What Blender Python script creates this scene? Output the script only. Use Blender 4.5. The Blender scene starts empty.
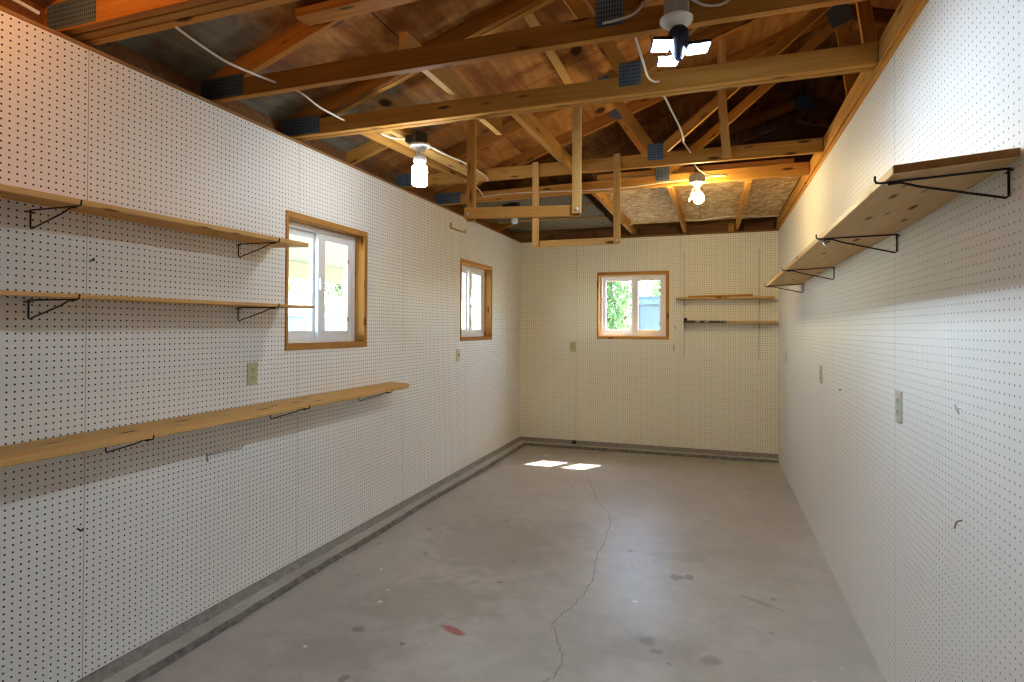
import bpy, bmesh, math, random
from mathutils import Vector, Matrix, noise
random.seed(7)
C = bpy.context.scene.collection
PI = math.pi
IN = .0254
W = 2.9688            # room width; left wall x=0, back wall y=0, floor z=0, camera looks towards +y
ZB = .0884            # bottom edge of the pegboard
ZT = 2.5268           # top edge of the pegboard
ZC = 2.565            # underside of the truss bottom chords
YF = -9.2            # front wall
SEAM_L, SEAM_R, SEAM_B = -5.3618, -4.3283, .716

# ------------------------------------------------------------------ materials
class NT:
    def __init__(s, name):
        m = bpy.data.materials.new(name); m.use_nodes = True
        s.m, s.n, s.l = m, m.node_tree.nodes, m.node_tree.links
        s.b = s.n['Principled BSDF']
    def node(s, t, **kw):
        x = s.n.new(t)
        for k, v in kw.items(): setattr(x, k, v)
        return x
    def link(s, a, b): s.l.new(a, b)
    def inp(s, sock, v):
        if isinstance(v, bpy.types.NodeSocket): s.l.new(v, sock)
        else: sock.default_value = v
    def math(s, op, a, b=0., c=None):
        x = s.node('ShaderNodeMath', operation=op)
        s.inp(x.inputs[0], a); s.inp(x.inputs[1], b)
        if c is not None: s.inp(x.inputs[2], c)
        return x.outputs[0]
    def obj(s): return s.node('ShaderNodeTexCoord').outputs['Object']
    def xyz(s, v):
        x = s.node('ShaderNodeSeparateXYZ'); s.link(v, x.inputs[0]); return x.outputs
    def vadd(s, a, b, op='ADD'):
        x = s.node('ShaderNodeVectorMath', operation=op); s.inp(x.inputs[0], a); s.inp(x.inputs[1], b); return x.outputs[0]
    def noise(s, v, scale, detail=4., rough=.55, dist=0.):
        x = s.node('ShaderNodeTexNoise'); s.link(v, x.inputs['Vector'])
        x.inputs['Scale'].default_value = scale; x.inputs['Detail'].default_value = detail
        x.inputs['Roughness'].default_value = rough; x.inputs['Distortion'].default_value = dist
        return x.outputs['Fac']
    def ramp(s, f, stops):
        x = s.node('ShaderNodeValToRGB'); s.inp(x.inputs[0], f)
        e = x.color_ramp.elements
        while len(e) < len(stops): e.new(.5)
        for i, (p, c) in enumerate(stops):
            e[i].position = p; e[i].color = (*c, 1) if len(c) == 3 else c
        return x.outputs['Color']
    def mix(s, f, a, b, mode='MIX'):
        x = s.node('ShaderNodeMix', data_type='RGBA', blend_type=mode)
        s.inp(x.inputs['Factor'], f)
        for k, v in ((6, a), (7, b)):
            if isinstance(v, tuple) and len(v) == 3: v = (*v, 1)
            s.inp(x.inputs[k], v)
        return x.outputs[2]
    def bump(s, h, strength=.2, dist=.002):
        x = s.node('ShaderNodeBump'); x.inputs['Strength'].default_value = strength; x.inputs['Distance'].default_value = dist
        s.link(h, x.inputs['Height']); s.link(x.outputs[0], s.b.inputs['Normal'])
    def col(s, c): s.inp(s.b.inputs['Base Color'], (*c, 1) if isinstance(c, tuple) and len(c) == 3 else c)
    def rough(s, r): s.inp(s.b.inputs['Roughness'], r)

def plain(name, col, rough=.5, metal=0., var=.12, scale=30):
    t = NT(name); f = t.noise(t.obj(), scale)
    t.col(t.mix(f, tuple(c*(1-var) for c in col), tuple(min(1, c*(1+var)) for c in col)))
    t.rough(rough); t.b.inputs['Metallic'].default_value = metal
    return t.m

def wood(name, light, dark, knot=(.10, .045, .015), rough=.6, knots=True, grey=0.):
    """lumber: the grain runs along the local x axis of the board"""
    t = NT(name)
    rnd = t.node('ShaderNodeObjectInfo').outputs['Random']
    off = t.node('ShaderNodeCombineXYZ'); 
    t.link(t.math('MULTIPLY', rnd, 37.), off.inputs[0]); t.link(t.math('MULTIPLY', rnd, 11.), off.inputs[1]); t.link(t.math('MULTIPLY', rnd, 23.), off.inputs[2])
    v = t.vadd(t.obj(), off.outputs[0])
    g = t.vadd(v, (1.3, 34., 34.), 'MULTIPLY')
    f = t.noise(g, 1.0, 5, .6, .6)
    c = t.ramp(f, [(.30, dark), (.70, light)])
    big = t.noise(t.vadd(v, (.9, 4., 4.), 'MULTIPLY'), 1.2, 2)
    c = t.mix(t.math('MULTIPLY', big, .55), c, tuple(x*.62 for x in dark))
    # each board its own tone
    tone = t.math('MULTIPLY_ADD', rnd, .30, .85)
    tn = t.node('ShaderNodeCombineColor')
    for k in range(3): t.link(tone, tn.inputs[k])
    c = t.mix(1., c, tn.outputs[0], 'MULTIPLY')
    if knots:
        vo = t.node('ShaderNodeTexVoronoi'); t.link(t.vadd(v, (3.6, 15., 15.), 'MULTIPLY'), vo.inputs['Vector']); vo.inputs['Scale'].default_value = 1.
        k = t.ramp(vo.outputs['Distance'], [(.10, (1, 1, 1)), (.19, (0, 0, 0))])
        c = t.mix(k, c, knot)
    t.col(c); t.rough(rough); t.b.inputs['Specular IOR Level'].default_value = .08; t.bump(f, .25, .001)
    return t.m

def pegboard(name, axis, seam, col, rad=.125, dark=(.030, .022, .014)):
    t = NT(name); o = t.obj(); x = t.xyz(o)
    u = t.math('ADD', x[axis], -seam + 1000*1.2192); v = t.math('ADD', x[2], -ZB + 100*IN)
    fu = t.math('SUBTRACT', t.math('FRACT', t.math('DIVIDE', u, IN)), .5)
    fv = t.math('SUBTRACT', t.math('FRACT', t.math('DIVIDE', v, IN)), .5)
    d = t.math('SQRT', t.math('ADD', t.math('MULTIPLY', fu, fu), t.math('MULTIPLY', fv, fv)))
    hole = t.math('SUBTRACT', 1., t.node_smooth(d, rad, rad+.04))
    su = t.math('ABSOLUTE', t.math('SUBTRACT', t.math('FRACT', t.math('ADD', t.math('DIVIDE', u, 1.2192), .5)), .5))
    seamf = t.math('LESS_THAN', su, .0015/1.2192)
    n = t.noise(o, 1.3, 3); n2 = t.noise(o, 14., 5, .65)
    c = t.mix(n, tuple(k*.95 for k in col), col)
    sc = t.ramp(n2, [(.63, (0, 0, 0)), (.74, (1, 1, 1))])
    c = t.mix(t.math('MULTIPLY', sc, .12), c, (.42, .40, .36))
    c = t.mix(t.math('MULTIPLY', seamf, .6), c, (.07, .06, .045))
    c = t.mix(hole, c, dark)
    t.col(c); t.rough(.48); t.b.inputs['Specular IOR Level'].default_value = .35
    return t.m
def _smooth(s, x, a, b):
    m = s.node('ShaderNodeMapRange', interpolation_type='SMOOTHSTEP'); s.inp(m.inputs[0], x)
    m.inputs[1].default_value = a; m.inputs[2].default_value = b; return m.outputs[0]
NT.node_smooth = _smooth

def emit(name, col, strength):
    t = NT(name)
    t.b.inputs['Base Color'].default_value = (*col, 1)
    t.b.inputs['Emission Color'].default_value = (*col, 1)
    n = t.noise(t.obj(), 20.)
    t.link(t.math('MULTIPLY_ADD', n, .1*strength, .95*strength), t.b.inputs['Emission Strength'])
    return t.m

BOARD = (.85, .83, .785)
M = {}
M['peg_l'] = pegboard('white pegboard left', 1, SEAM_L, BOARD)
M['peg_r'] = pegboard('white pegboard right', 1, SEAM_R, BOARD, .095, (.23, .225, .215))  # paler hole colour: direct light on this wall's holes is painted in
M['peg_b'] = pegboard('white pegboard back', 0, SEAM_B, (.88, .845, .68), .12, (.13, .10, .055))
M['pine'] = wood('framing lumber', (.66, .345, .085), (.44, .19, .036))
M['pine_orange'] = wood('aged framing lumber', (.50, .225, .048), (.32, .12, .022))
M['pine_pale'] = wood('pale new lumber', (.76, .47, .165), (.57, .30, .08))
M['shelf'] = wood('shelf board', (.78, .49, .19), (.63, .36, .115))
M['shelf_pale'] = wood('pale shelf board', (.84, .58, .30), (.72, .46, .20))
M['jamb'] = wood('window jamb wood', (.60, .30, .075), (.44, .195, .045))
M['plate'] = wood('brown plate edge', (.40, .22, .09), (.24, .12, .045), knots=False)
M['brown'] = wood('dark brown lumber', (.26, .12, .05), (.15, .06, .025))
M['endgrain'] = wood('dark end grain', (.42, .19, .055), (.26, .11, .03), knots=False)
M['grey_wood'] = wood('weathered grey plank', (.27, .235, .18), (.17, .145, .105))
M['steel_black'] = plain('black wire', (.018, .015, .013), .45, .3)
M['steel_brass'] = plain('brass yellow wire', (.40, .27, .03), .4, .1)
M['steel_grey'] = plain('zinc grey metal', (.33, .32, .31), .45, .6)
M['almond'] = plain('almond plastic', (.56, .52, .30), .4, 0, .05)
M['almond_pale'] = plain('pale almond plastic', (.50, .49, .38), .4, 0, .05)
M['slot'] = plain('dark slot', (.03, .025, .02), .6)
M['vinyl'] = plain('white vinyl', (.82, .82, .83), .35, 0, .03)
M['cable'] = plain('white cable jacket', (.74, .68, .56), .5, 0, .06)
M['porcelain'] = plain('white porcelain', (.80, .80, .76), .25, 0, .03)
M['box_grey'] = plain('grey plastic box', (.42, .42, .37), .5)
M['box_black'] = plain('black plastic box', (.012, .012, .014), .45)
M['lamp_navy'] = plain('dark navy lamp housing', (.012, .022, .05), .4)
M['rod'] = plain('black lacquered rod', (.02, .012, .014), .35)
M['silver'] = plain('silver bolt', (.6, .6, .58), .3, .9)
M['led'] = emit('led panel light', (.64, .82, 1.), 450.)
M['bulb_white'] = emit('white bulb light', (.84, .93, 1.), 50.)
M['bulb_warm'] = emit('warm bulb light', (1., .76, .34), 195.)
M['bulb_front'] = emit('orange bulb light', (1., .43, .14), 120.)
M['bulb_off'] = plain('unlit frosted bulb', (.55, .62, .74), .15, 0, .05)
M['stucco'] = plain('pale siding', (.80, .76, .66), .8)
M['white_paint'] = plain('white outdoor paint', (.85, .85, .82), .7, 0, .03)
M['fence'] = plain('pale blue grey fence', (.12, .18, .215), .6, 0, .06, 4)
M['blue_base'] = plain('blue painted wall base', (.085, .135, .165), .6, 0, .06, 4)
M['door_brown'] = plain('brown garage door', (.10, .065, .04), .7, 0, .2, 3)
M['cream'] = plain('cream patio paint', (.42, .395, .30), .8, 0, .04, 3)
M['rail_grey'] = plain('pale grey railing paint', (.26, .30, .32), .6)
M['bark'] = plain('tree bark', (.12, .08, .05), .9, 0, .3)

t = NT('gusset plate'); o = t.obj(); x = t.xyz(o)
fu = t.math('FRACT', t.math('DIVIDE', t.math('ADD', x[0], 10.), .0105)); fv = t.math('FRACT', t.math('DIVIDE', t.math('ADD', x[2], 10.), .018))
h = t.math('MULTIPLY', t.math('LESS_THAN', t.math('ABSOLUTE', t.math('SUBTRACT', fu, .5)), .22), t.math('LESS_THAN', t.math('ABSOLUTE', t.math('SUBTRACT', fv, .5)), .33))
t.col(t.mix(h, (.13, .20, .28), (.022, .018, .016))); t.b.inputs['Metallic'].default_value = .35; t.rough(.55)
M['gusset'] = t.m

def thin_glass(name, tint, ior):
    t = NT(name); tr = t.node('ShaderNodeBsdfTransparent'); tr.inputs[0].default_value = (*tint, 1)
    gl = t.node('ShaderNodeBsdfGlossy'); gl.inputs['Roughness'].default_value = .02
    fr = t.node('ShaderNodeLayerWeight'); fr.inputs[0].default_value = .5
    mx = t.node('ShaderNodeMixShader'); t.link(t.math('MULTIPLY_ADD', t.math('POWER', fr.outputs['Facing'], 5.), .5, ior), mx.inputs[0]); t.link(tr.outputs[0], mx.inputs[1]); t.link(gl.outputs[0], mx.inputs[2])
    t.link(mx.outputs[0], t.n['Material Output'].inputs[0]); return t.m
M['glass'] = thin_glass('window glass', (.97, .99, .98), .03)
M['clear'] = thin_glass('clear bulb glass', (.97, .93, .86), .08)

# plywood roof deck: sheets, grey tone towards the left eave and front, brown water stains
t = NT('plywood deck'); o = t.obj(); x = t.xyz(o)
g = t.noise(t.vadd(o, (14., 1.4, 14.), 'MULTIPLY'), 1., 5, .6, .5)
base = t.ramp(g, [(.3, (.24, .090, .024)), (.7, (.51, .245, .078))])
grey = t.ramp(g, [(.3, (.135, .118, .08)), (.7, (.24, .215, .155))])
w = t.math('ADD', t.noise(o, .9, 3, .6), t.math('ADD', t.math('MULTIPLY', x[0], -.24), t.math('MULTIPLY_ADD', x[1], -.12, -.54)))
c = t.mix(t.node_smooth(w, .27, .42), base, grey)
st = t.ramp(t.noise(o, 2.6, 6, .62, .4), [(.47, (0, 0, 0)), (.60, (1, 1, 1))])
c = t.mix(t.math('MULTIPLY', st, .65), c, (.135, .036, .013))
kn = t.node('ShaderNodeTexVoronoi'); t.link(t.vadd(o, (3., 2., 3.), 'MULTIPLY'), kn.inputs['Vector']); kn.inputs['Scale'].default_value = 1.
c = t.mix(t.ramp(kn.outputs['Distance'], [(.09, (1, 1, 1)), (.15, (0, 0, 0))]), c, (.05, .025, .012))
fx = t.math('FRACT', t.math('DIVIDE', t.math('ADD', x[0], 20.*1.16 - .751), 1.16)); fy = t.math('FRACT', t.math('DIVIDE', t.math('ADD', x[1], 44.72), 2.44))
sm = t.math('MAXIMUM', t.math('LESS_THAN', fx, .005), t.math('LESS_THAN', fy, .0022))
c = t.mix(sm, c, (.02, .014, .01))
t.col(c); t.rough(.8); t.b.inputs['Specular IOR Level'].default_value = .08; M['deck'] = t.m

# oriented strand board
t = NT('strand board'); o = t.obj()
vo = t.node('ShaderNodeTexVoronoi'); t.link(t.vadd(o, (25., 14., 14.), 'MULTIPLY'), vo.inputs['Vector']); vo.inputs['Scale'].default_value = 1.
hs = t.node('ShaderNodeSeparateColor'); t.link(vo.outputs['Color'], hs.inputs[0])
c = t.ramp(hs.outputs[0], [(.0, (.42, .25, .09)), (.55, (.62, .42, .19)), (1., (.76, .57, .30))])
sp = t.ramp(t.noise(t.vadd(o, (3., 10., 1.), 'MULTIPLY'), 1.5, 2), [(.68, (0, 0, 0)), (.72, (1, 1, 1))])
c = t.mix(t.math('MULTIPLY', sp, .6), c, (.20, .09, .03))
t.col(c); t.rough(.7); t.bump(hs.outputs[1], .4, .002); M['osb'] = t.m

# concrete floor with wear, a red paint mark and scuffs
t = NT('concrete floor'); o = t.obj(); x = t.xyz(o)
n1 = t.noise(o, 1.1, 5, .6); n2 = t.noise(o, 7., 6, .65); n3 = t.noise(o, 60., 3); n5 = t.noise(o, 22., 5, .7)
c = t.ramp(n1, [(.30, (.385, .345, .30)), (.70, (.52, .485, .44))])
c = t.mix(t.math('MULTIPLY', t.ramp(n2, [(.35, (1, 1, 1)), (.6, (0, 0, 0))]), .42), c, (.29, .265, .235))
c = t.mix(t.math('MULTIPLY', n3, .12), c, (.28, .26, .235))
vb = t.node('ShaderNodeTexVoronoi'); t.link(t.vadd(o, t.node_vec(n2), 'ADD') if hasattr(NT, 'node_vec') else o, vb.inputs['Vector']); vb.inputs['Scale'].default_value = 2.7
c = t.mix(t.math('MULTIPLY', t.ramp(vb.outputs['Distance'], [(.035, (1, 1, 1)), (.075, (0, 0, 0))]), .55), c, (.14, .115, .09))
vs = t.node('ShaderNodeTexVoronoi'); t.link(o, vs.inputs['Vector']); vs.inputs['Scale'].default_value = 3.6
c = t.mix(t.math('MULTIPLY', t.ramp(vs.outputs['Distance'], [(.012, (1, 1, 1)), (.022, (0, 0, 0))]), .8), c, (.70, .68, .62))
def spot(c, cx, cy, rx, ry, ang, colr, amt):
    ca, sa = math.cos(ang), math.sin(ang)
    dx = t.math('ADD', x[0], -cx); dy = t.math('ADD', x[1], -cy)
    a = t.math('DIVIDE', t.math('ADD', t.math('MULTIPLY', dx, ca), t.math('MULTIPLY', dy, sa)), rx)
    b = t.math('DIVIDE', t.math('ADD', t.math('MULTIPLY', dx, -sa), t.math('MULTIPLY', dy, ca)), ry)
    d = t.math('ADD', t.math('SQRT', t.math('ADD', t.math('MULTIPLY', a, a), t.math('MULTIPLY', b, b))), t.math('MULTIPLY', t.math('SUBTRACT', n2, .5), 1.6))
    f = t.math('SUBTRACT', 1., t.node_smooth(d, .55, 1.15))
    return t.mix(t.math('MULTIPLY', t.math('MULTIPLY', f, t.math('MULTIPLY_ADD', n5, .9, .45)), amt), c, colr)
c = spot(c, 1.129, -4.402, .085, .030, -.38, (.36, .07, .07), 1.)
c = spot(c, 2.03, -4.25, .20, .13, .3, (.24, .21, .175), .40)
c = spot(c, 2.30, -4.25, .06, .05, .3, (.13, .11, .09), .5)
c = spot(c, .88, -4.16, .42, .30, .3, (.29, .245, .19), .5)
c = spot(c, 2.01, -4.26, .30, .16, .3, (.30, .25, .20), .45)
c = spot(c, .72, -4.73, .30, .20, .3, (.28, .24, .19), .4)
sc_ = t.ramp(t.noise(t.vadd(o, (1., 2.2, 1.), 'MULTIPLY'), 5.5, 7, .72, 1.2), [(.60, (0, 0, 0)), (.70, (1, 1, 1))]); c = t.mix(t.math('MULTIPLY', sc_, .45), c, (.24, .215, .185))
c = spot(c, .92, -3.30, .45, .55, .6, (.27, .225, .175), .45)
c = spot(c, 1.30, -2.90, .30, .25, .6, (.29, .25, .205), .40)
c = spot(c, 2.10, -3.10, .22, .10, .3, (.27, .245, .22), .35)
c = spot(c, 2.72, -3.35, .04, .05, .3, (.42, .30, .08), .5)
c = spot(c, 2.55, -3.60, .14, .03, -.5, (.22, .195, .17), .5)
def fleck(c, cx, cy, r_, colr, amt):
    v = t.node('ShaderNodeVectorMath', operation='DISTANCE'); t.link(t.vadd(o, t.wob, 'ADD'), v.inputs[0]); v.inputs[1].default_value = (cx, cy, 0)
    return t.mix(t.math('MULTIPLY', t.math('SUBTRACT', 1., t.node_smooth(v.outputs['Value'], r_*.5, r_)), amt), c, colr)
wn = t.node('ShaderNodeTexNoise'); t.link(o, wn.inputs['Vector']); wn.inputs['Scale'].default_value = 28.; wn.inputs['Detail'].default_value = 4.
t.wob = t.vadd(t.vadd(wn.outputs['Color'], (.5, .5, .5), 'SUBTRACT'), (.06, .06, 0.), 'MULTIPLY')
for cx, cy, r_ in ((1.151, -3.828, .022), (1.136, -3.532, .020), (.953, -4.582, .020), (.689, -4.544, .038), (.863, -4.905, .030), (1.841, -3.35, .012), (2.014, -4.189, .05), (2.06, -4.26, .035), (2.124, -4.341, .010), (.557, -3.588, .016), (.371, -3.18, .024), (.837, -2.826, .024), (1.79, -3.107, .022), (2.10, -3.42, .05), (2.17, -3.40, .04)):
    c = fleck(c, cx, cy, r_, (.14, .11, .075), .6)
for cx, cy, r_ in ((.603, -4.126, .012), (.637, -4.271, .014), (1.915, -3.80, .014), (1.077, -4.537, .010), (1.6, -4.3, .006), (.42, -3.9, .010), (.55, -4.75, .012), (2.70, -4.28, .014), (.50, -.55, .05)):
    c = fleck(c, cx, cy, r_, (.74, .70, .62), .8)
t.col(c); t.rough(t.math('MULTIPLY_ADD', n2, .22, .26)); t.b.inputs['Specular IOR Level'].default_value = .42
t.bump(n3, .08, .001); M['floor'] = t.m

t = NT('concrete curb'); o = t.obj(); n = t.noise(o, 3., 6, .7); n4 = t.noise(o, 45., 4)
c = t.ramp(n, [(.3, (.35, .31, .26)), (.62, (.46, .42, .365))]); c = t.mix(t.math('MULTIPLY', t.ramp(n4, [(.55, (0, 0, 0)), (.72, (1, 1, 1))]), .35), c, (.20, .175, .15))
t.col(c); t.rough(.8); M['curb'] = t.m
M['crack'] = plain('dark crack', (.17, .145, .12), .9)
t = NT('dirty curb side'); o = t.obj(); n = t.noise(o, 24., 6, .7)
t.col(t.ramp(n, [(.3, (.075, .064, .053)), (.7, (.27, .245, .215))])); t.rough(.9); t.bump(n, .6, .004); M['curb_side'] = t.m
t = NT('gritty grout'); o = t.obj(); n = t.noise(o, 30., 6, .75); n2_ = t.noise(o, 3., 4)
c = t.mix(n2_, t.ramp(n, [(.35, (.12, .105, .09)), (.65, (.36, .335, .30))]), (.27, .25, .22)); t.col(c); t.rough(.9); t.bump(n, .6, .004); M['sill'] = t.m

t = NT('leaves'); rnd = t.node('ShaderNodeObjectInfo').outputs['Random']
f = t.noise(t.obj(), 2.2, 3); c = t.ramp(f, [(.3, (.10, .20, .07)), (.65, (.36, .47, .20))])
t.col(c); t.rough(.6)
tr = t.node('ShaderNodeBsdfTranslucent'); t.link(c, tr.inputs[0]); mx = t.node('ShaderNodeMixShader'); mx.inputs[0].default_value = .5
t.link(t.b.outputs[0], mx.inputs[1]); t.link(tr.outputs[0], mx.inputs[2]); t.link(mx.outputs[0], t.n['Material Output'].inputs[0]); M['leaf'] = t.m
t = NT('lawn and gravel'); n = t.noise(t.obj(), .6, 5); t.col(t.ramp(n, [(.4, (.50, .48, .43)), (.6, (.40, .42, .30))])); t.rough(.95); M['yard'] = t.m

# ------------------------------------------------------------------ builders
def link(name, bm, mat, parent=None, mw=None, smooth=False, bevel=0.):
    """one mesh object; mw places it in the world, otherwise the mesh is recentred on its own middle"""
    me = bpy.data.meshes.new(name)
    if mw is None:
        lo = Vector([min(v.co[i] for v in bm.verts) for i in range(3)]); hi = Vector([max(v.co[i] for v in bm.verts) for i in range(3)])
        c = (lo+hi)/2
        for v in bm.verts: v.co -= c
        mw = Matrix.Translation(c)
    bmesh.ops.recalc_face_normals(bm, faces=bm.faces)
    if smooth:
        for f in bm.faces: f.smooth = True
    bm.to_mesh(me); bm.free()
    for mm in (mat if isinstance(mat, (list, tuple)) else [mat]): me.materials.append(mm)
    o = bpy.data.objects.new(name, me); C.objects.link(o)
    if parent is not None:
        o.parent = parent; o.matrix_local = world(parent).inverted() @ mw
    else: o.matrix_world = mw
    if smooth: 
        try: me.set_sharp_from_angle(angle=math.radians(50))
        except Exception: pass
    if bevel > 0:
        b = o.modifiers.new('bevel', 'BEVEL'); b.width = bevel; b.segments = 1; b.limit_method = 'ANGLE'
    return o
def world(o):
    m = o.matrix_basis.copy() if o.parent is None else world(o.parent) @ o.matrix_parent_inverse @ o.matrix_basis
    return m
def tag(o, label, cat, group=None, kind=None):
    o['label'] = label; o['category'] = cat
    if group: o['group'] = group
    if kind: o['kind'] = kind
    return o
def thing(name, loc, label, cat, group=None, rz=0.):
    o = bpy.data.objects.new(name, None); o.empty_display_size = .05; C.objects.link(o)
    o.matrix_world = Matrix.Translation(loc) @ Matrix.Rotation(rz, 4, 'Z')
    o.location = loc; o.rotation_euler = (0, 0, rz)
    return tag(o, label, cat, group)
def structure(o): o['kind'] = 'structure'; return o
def dup(root, loc, label, group=None, rz=None):
    r = root.copy(); C.objects.link(r); r.location = loc; r['label'] = label
    if rz is not None: r.rotation_euler = (0, 0, rz)
    if group: r['group'] = group
    for ch in list(root.children):
        c = ch.copy(); C.objects.link(c); c.parent = r
        for g in list(ch.children):
            d = g.copy(); C.objects.link(d); d.parent = c
    return r
def box(bm, x0, x1, y0, y1, z0, z1, mi=0):
    vs = [bm.verts.new((x, y, z)) for x in (x0, x1) for y in (y0, y1) for z in (z0, z1)]
    for q in ((0, 1, 3, 2), (4, 6, 7, 5), (0, 4, 5, 1), (2, 3, 7, 6), (0, 2, 6, 4), (1, 5, 7, 3)):
        f = bm.faces.new([vs[i] for i in q]); f.material_index = mi
    return vs
def B(*a):
    bm = bmesh.new(); box(bm, *a); return bm
def board(name, a, b, h, t, mat, parent=None, up=(0, 0, 1), bevel=.0015, seg=1, bow=None):
    """lumber from a to b (centre line), h along up, t across; its grain follows its own x axis"""
    a, b = Vector(a), Vector(b); X = (b-a).normalized(); up = Vector(up)
    Y = up.cross(X).normalized(); Z = X.cross(Y); L = (b-a).length
    bm = bmesh.new(); n = seg
    ring = []
    for i in range(n+1):
        s = -L/2 + L*i/n
        d = bow(i/n) if bow else 0.
        ring.append([bm.verts.new((s, y+(d if True else 0), z)) for y, z in ((-t/2, -h/2), (t/2, -h/2), (t/2, h/2), (-t/2, h/2))])
    for i in range(n):
        for k in range(4): bm.faces.new((ring[i][k], ring[i][(k+1) % 4], ring[i+1][(k+1) % 4], ring[i+1][k]))
    bm.faces.new(ring[0]); bm.faces.new(ring[-1][::-1])
    m = Matrix((X, Y, Z)).transposed().to_4x4(); m.translation = (a+b)/2
    return link(name, bm, mat, parent, m, bevel=bevel)
def prism(bm, pts, z0, z1, axis=2, mi=0):
    """polygon (u,v) pushed along an axis"""
    def P(u, v, w): return {2: (u, v, w), 1: (u, w, v), 0: (w, u, v)}[axis]
    lo = [bm.verts.new(P(u, v, z0)) for u, v in pts]; hi = [bm.verts.new(P(u, v, z1)) for u, v in pts]
    n = len(pts); fs = [bm.faces.new(lo[::-1]), bm.faces.new(hi)]
    for i in range(n): fs.append(bm.faces.new((lo[i], lo[(i+1) % n], hi[(i+1) % n], hi[i])))
    for f in fs: f.material_index = mi
def lathe(bm, prof, loc=(0, 0, 0), n=20, mtx=None):
    """prof: (radius, z)"""
    rings = []
    for r, z in prof:
        if r < 1e-5: rings.append([bm.verts.new((0, 0, z))]*n)
        else: rings.append([bm.verts.new((r*math.cos(2*PI*k/n), r*math.sin(2*PI*k/n), z)) for k in range(n)])
    for a, b in zip(rings[:-1], rings[1:]):
        for k in range(n):
            q = []
            for v in (a[k], a[(k+1) % n], b[(k+1) % n], b[k]):
                if v not in q: q.append(v)
            if len(q) > 2: bm.faces.new(q)
    for r in (rings[0], rings[-1]):
        if len(set(r)) == n: bm.faces.new(r)
    m = mtx or Matrix.Translation(loc)
    for r in rings:
        for v in set(r): v.co = m @ v.co
def smoothpath(pts, k=6):
    pts = [Vector(p) for p in pts]; out = []
    P = [pts[0]*2-pts[1]] + pts + [pts[-1]*2-pts[-2]]
    for i in range(1, len(P)-2):
        for s in range(k):
            u = s/k; a, b, c, d = P[i-1:i+3]
            out.append(.5*((2*b)+(c-a)*u+(2*a-5*b+4*c-d)*u*u+(3*b-a-3*c+d)*u**3))
    out.append(pts[-1]); return out
def tube(bm, pts, r, n=8):
    pts = [Vector(p) for p in pts]; prev = None; rings = []
    for i, p in enumerate(pts):
        d = (pts[min(i+1, len(pts)-1)]-pts[max(i-1, 0)]).normalized()
        if prev is None:
            u = d.orthogonal().normalized()
        else:
            u = prev - d*prev.dot(d)
            u = u.normalized() if u.length > 1e-6 else d.orthogonal().normalized()
        prev = u; w = d.cross(u)
        rings.append([bm.verts.new(p+(u*math.cos(2*PI*k/n)+w*math.sin(2*PI*k/n))*r) for k in range(n)])
    for a, b in zip(rings[:-1], rings[1:]):
        for k in range(n): bm.faces.new((a[k], a[(k+1) % n], b[(k+1) % n], b[k]))
    bm.faces.new(rings[0][::-1]); bm.faces.new(rings[-1])
def cable(name, pts, label, r=.005, mat='cable', cat='cable', group=None):
    bm = bmesh.new(); tube(bm, smoothpath(pts), r); return tag(link(name, bm, M[mat], smooth=True), label, cat, group)

# ------------------------------------------------------------------ the room shell
I4 = Matrix.Identity(4)
def wall_pieces(bm, u0, u1, z0, z1, holes, put):
    us = sorted({u0, u1, *[h[k] for h in holes for k in (0, 1)]}); zs = sorted({z0, z1, *[h[k] for h in holes for k in (2, 3)]})
    for i in range(len(us)-1):
        for j in range(len(zs)-1):
            uc, zc = (us[i]+us[i+1])/2, (zs[j]+zs[j+1])/2
            if any(h[0] < uc < h[1] and h[2] < zc < h[3] for h in holes): continue
            put(us[i], us[i+1], zs[j], zs[j+1])
WZ0, WZ1 = 1.316, 2.118
WIN1 = (-4.255, -3.437, WZ0, WZ1); WIN2 = (-1.845, -1.008, WZ0+.008, WZ1+.002); WINB = (.972, 1.812, 1.326, 2.126)
bm = bmesh.new(); wall_pieces(bm, YF, .0, ZB, ZT, [WIN1, WIN2], lambda a, b, c, d: box(bm, -.12, 0, a, b, c, d))
structure(link('wall_left', bm, M['peg_l'], mw=I4))
bm = bmesh.new(); wall_pieces(bm, YF-.1, .12, 0, 2.563, [WIN1, WIN2], lambda a, b, c, d: box(bm, -.16, -.121, a, b, c, d))
structure(link('wall_left_siding', bm, M['stucco'], mw=I4)); bpy.data.objects['wall_left_siding'].name = 'wall_left.001'
structure(link('wall_left.002', B(-.16, -.12, YF-.1, .12, 2.563, 2.69), M['brown'], mw=I4))
bm = bmesh.new(); box(bm, W, W+.11, YF, .12, .012, ZT); structure(link('wall_right', bm, M['peg_r'], mw=I4))
bm = bmesh.new(); wall_pieces(bm, 0, W, ZB, ZT, [WINB], lambda a, b, c, d: box(bm, a, b, 0, .12, c, d))
structure(link('wall_back', bm, M['peg_b'], mw=I4))
bm = bmesh.new(); wall_pieces(bm, -.16, 6.5, 0, 2.54, [WINB], lambda a, b, c, d: box(bm, a, b, .121, .16, c, d))
prism(bm, [(-.16, 2.54), (6.5, 2.54), (6.4, 2.66), (3.14, 3.75), (-.16, 2.65)], .121, .16, axis=1)
structure(link('wall_back.001', bm, M['plate'], mw=I4))
# the front of the building behind the camera: closed
bm = bmesh.new(); wall_pieces(bm, -.16, 6.5, 0, 2.54, [], lambda a, b, c, d: box(bm, a, b, YF-.12, YF, c, d))
prism(bm, [(-.16, 2.54), (6.5, 2.54), (6.4, 2.66), (3.14, 3.75), (-.16, 2.65)], YF-.12, YF, axis=1)
structure(link('wall_front', bm, M['door_brown'], mw=I4))
structure(link('floor', B(-.12, W+.02, YF-.1, .12, -.12, 0), M['floor'], mw=I4))
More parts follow.
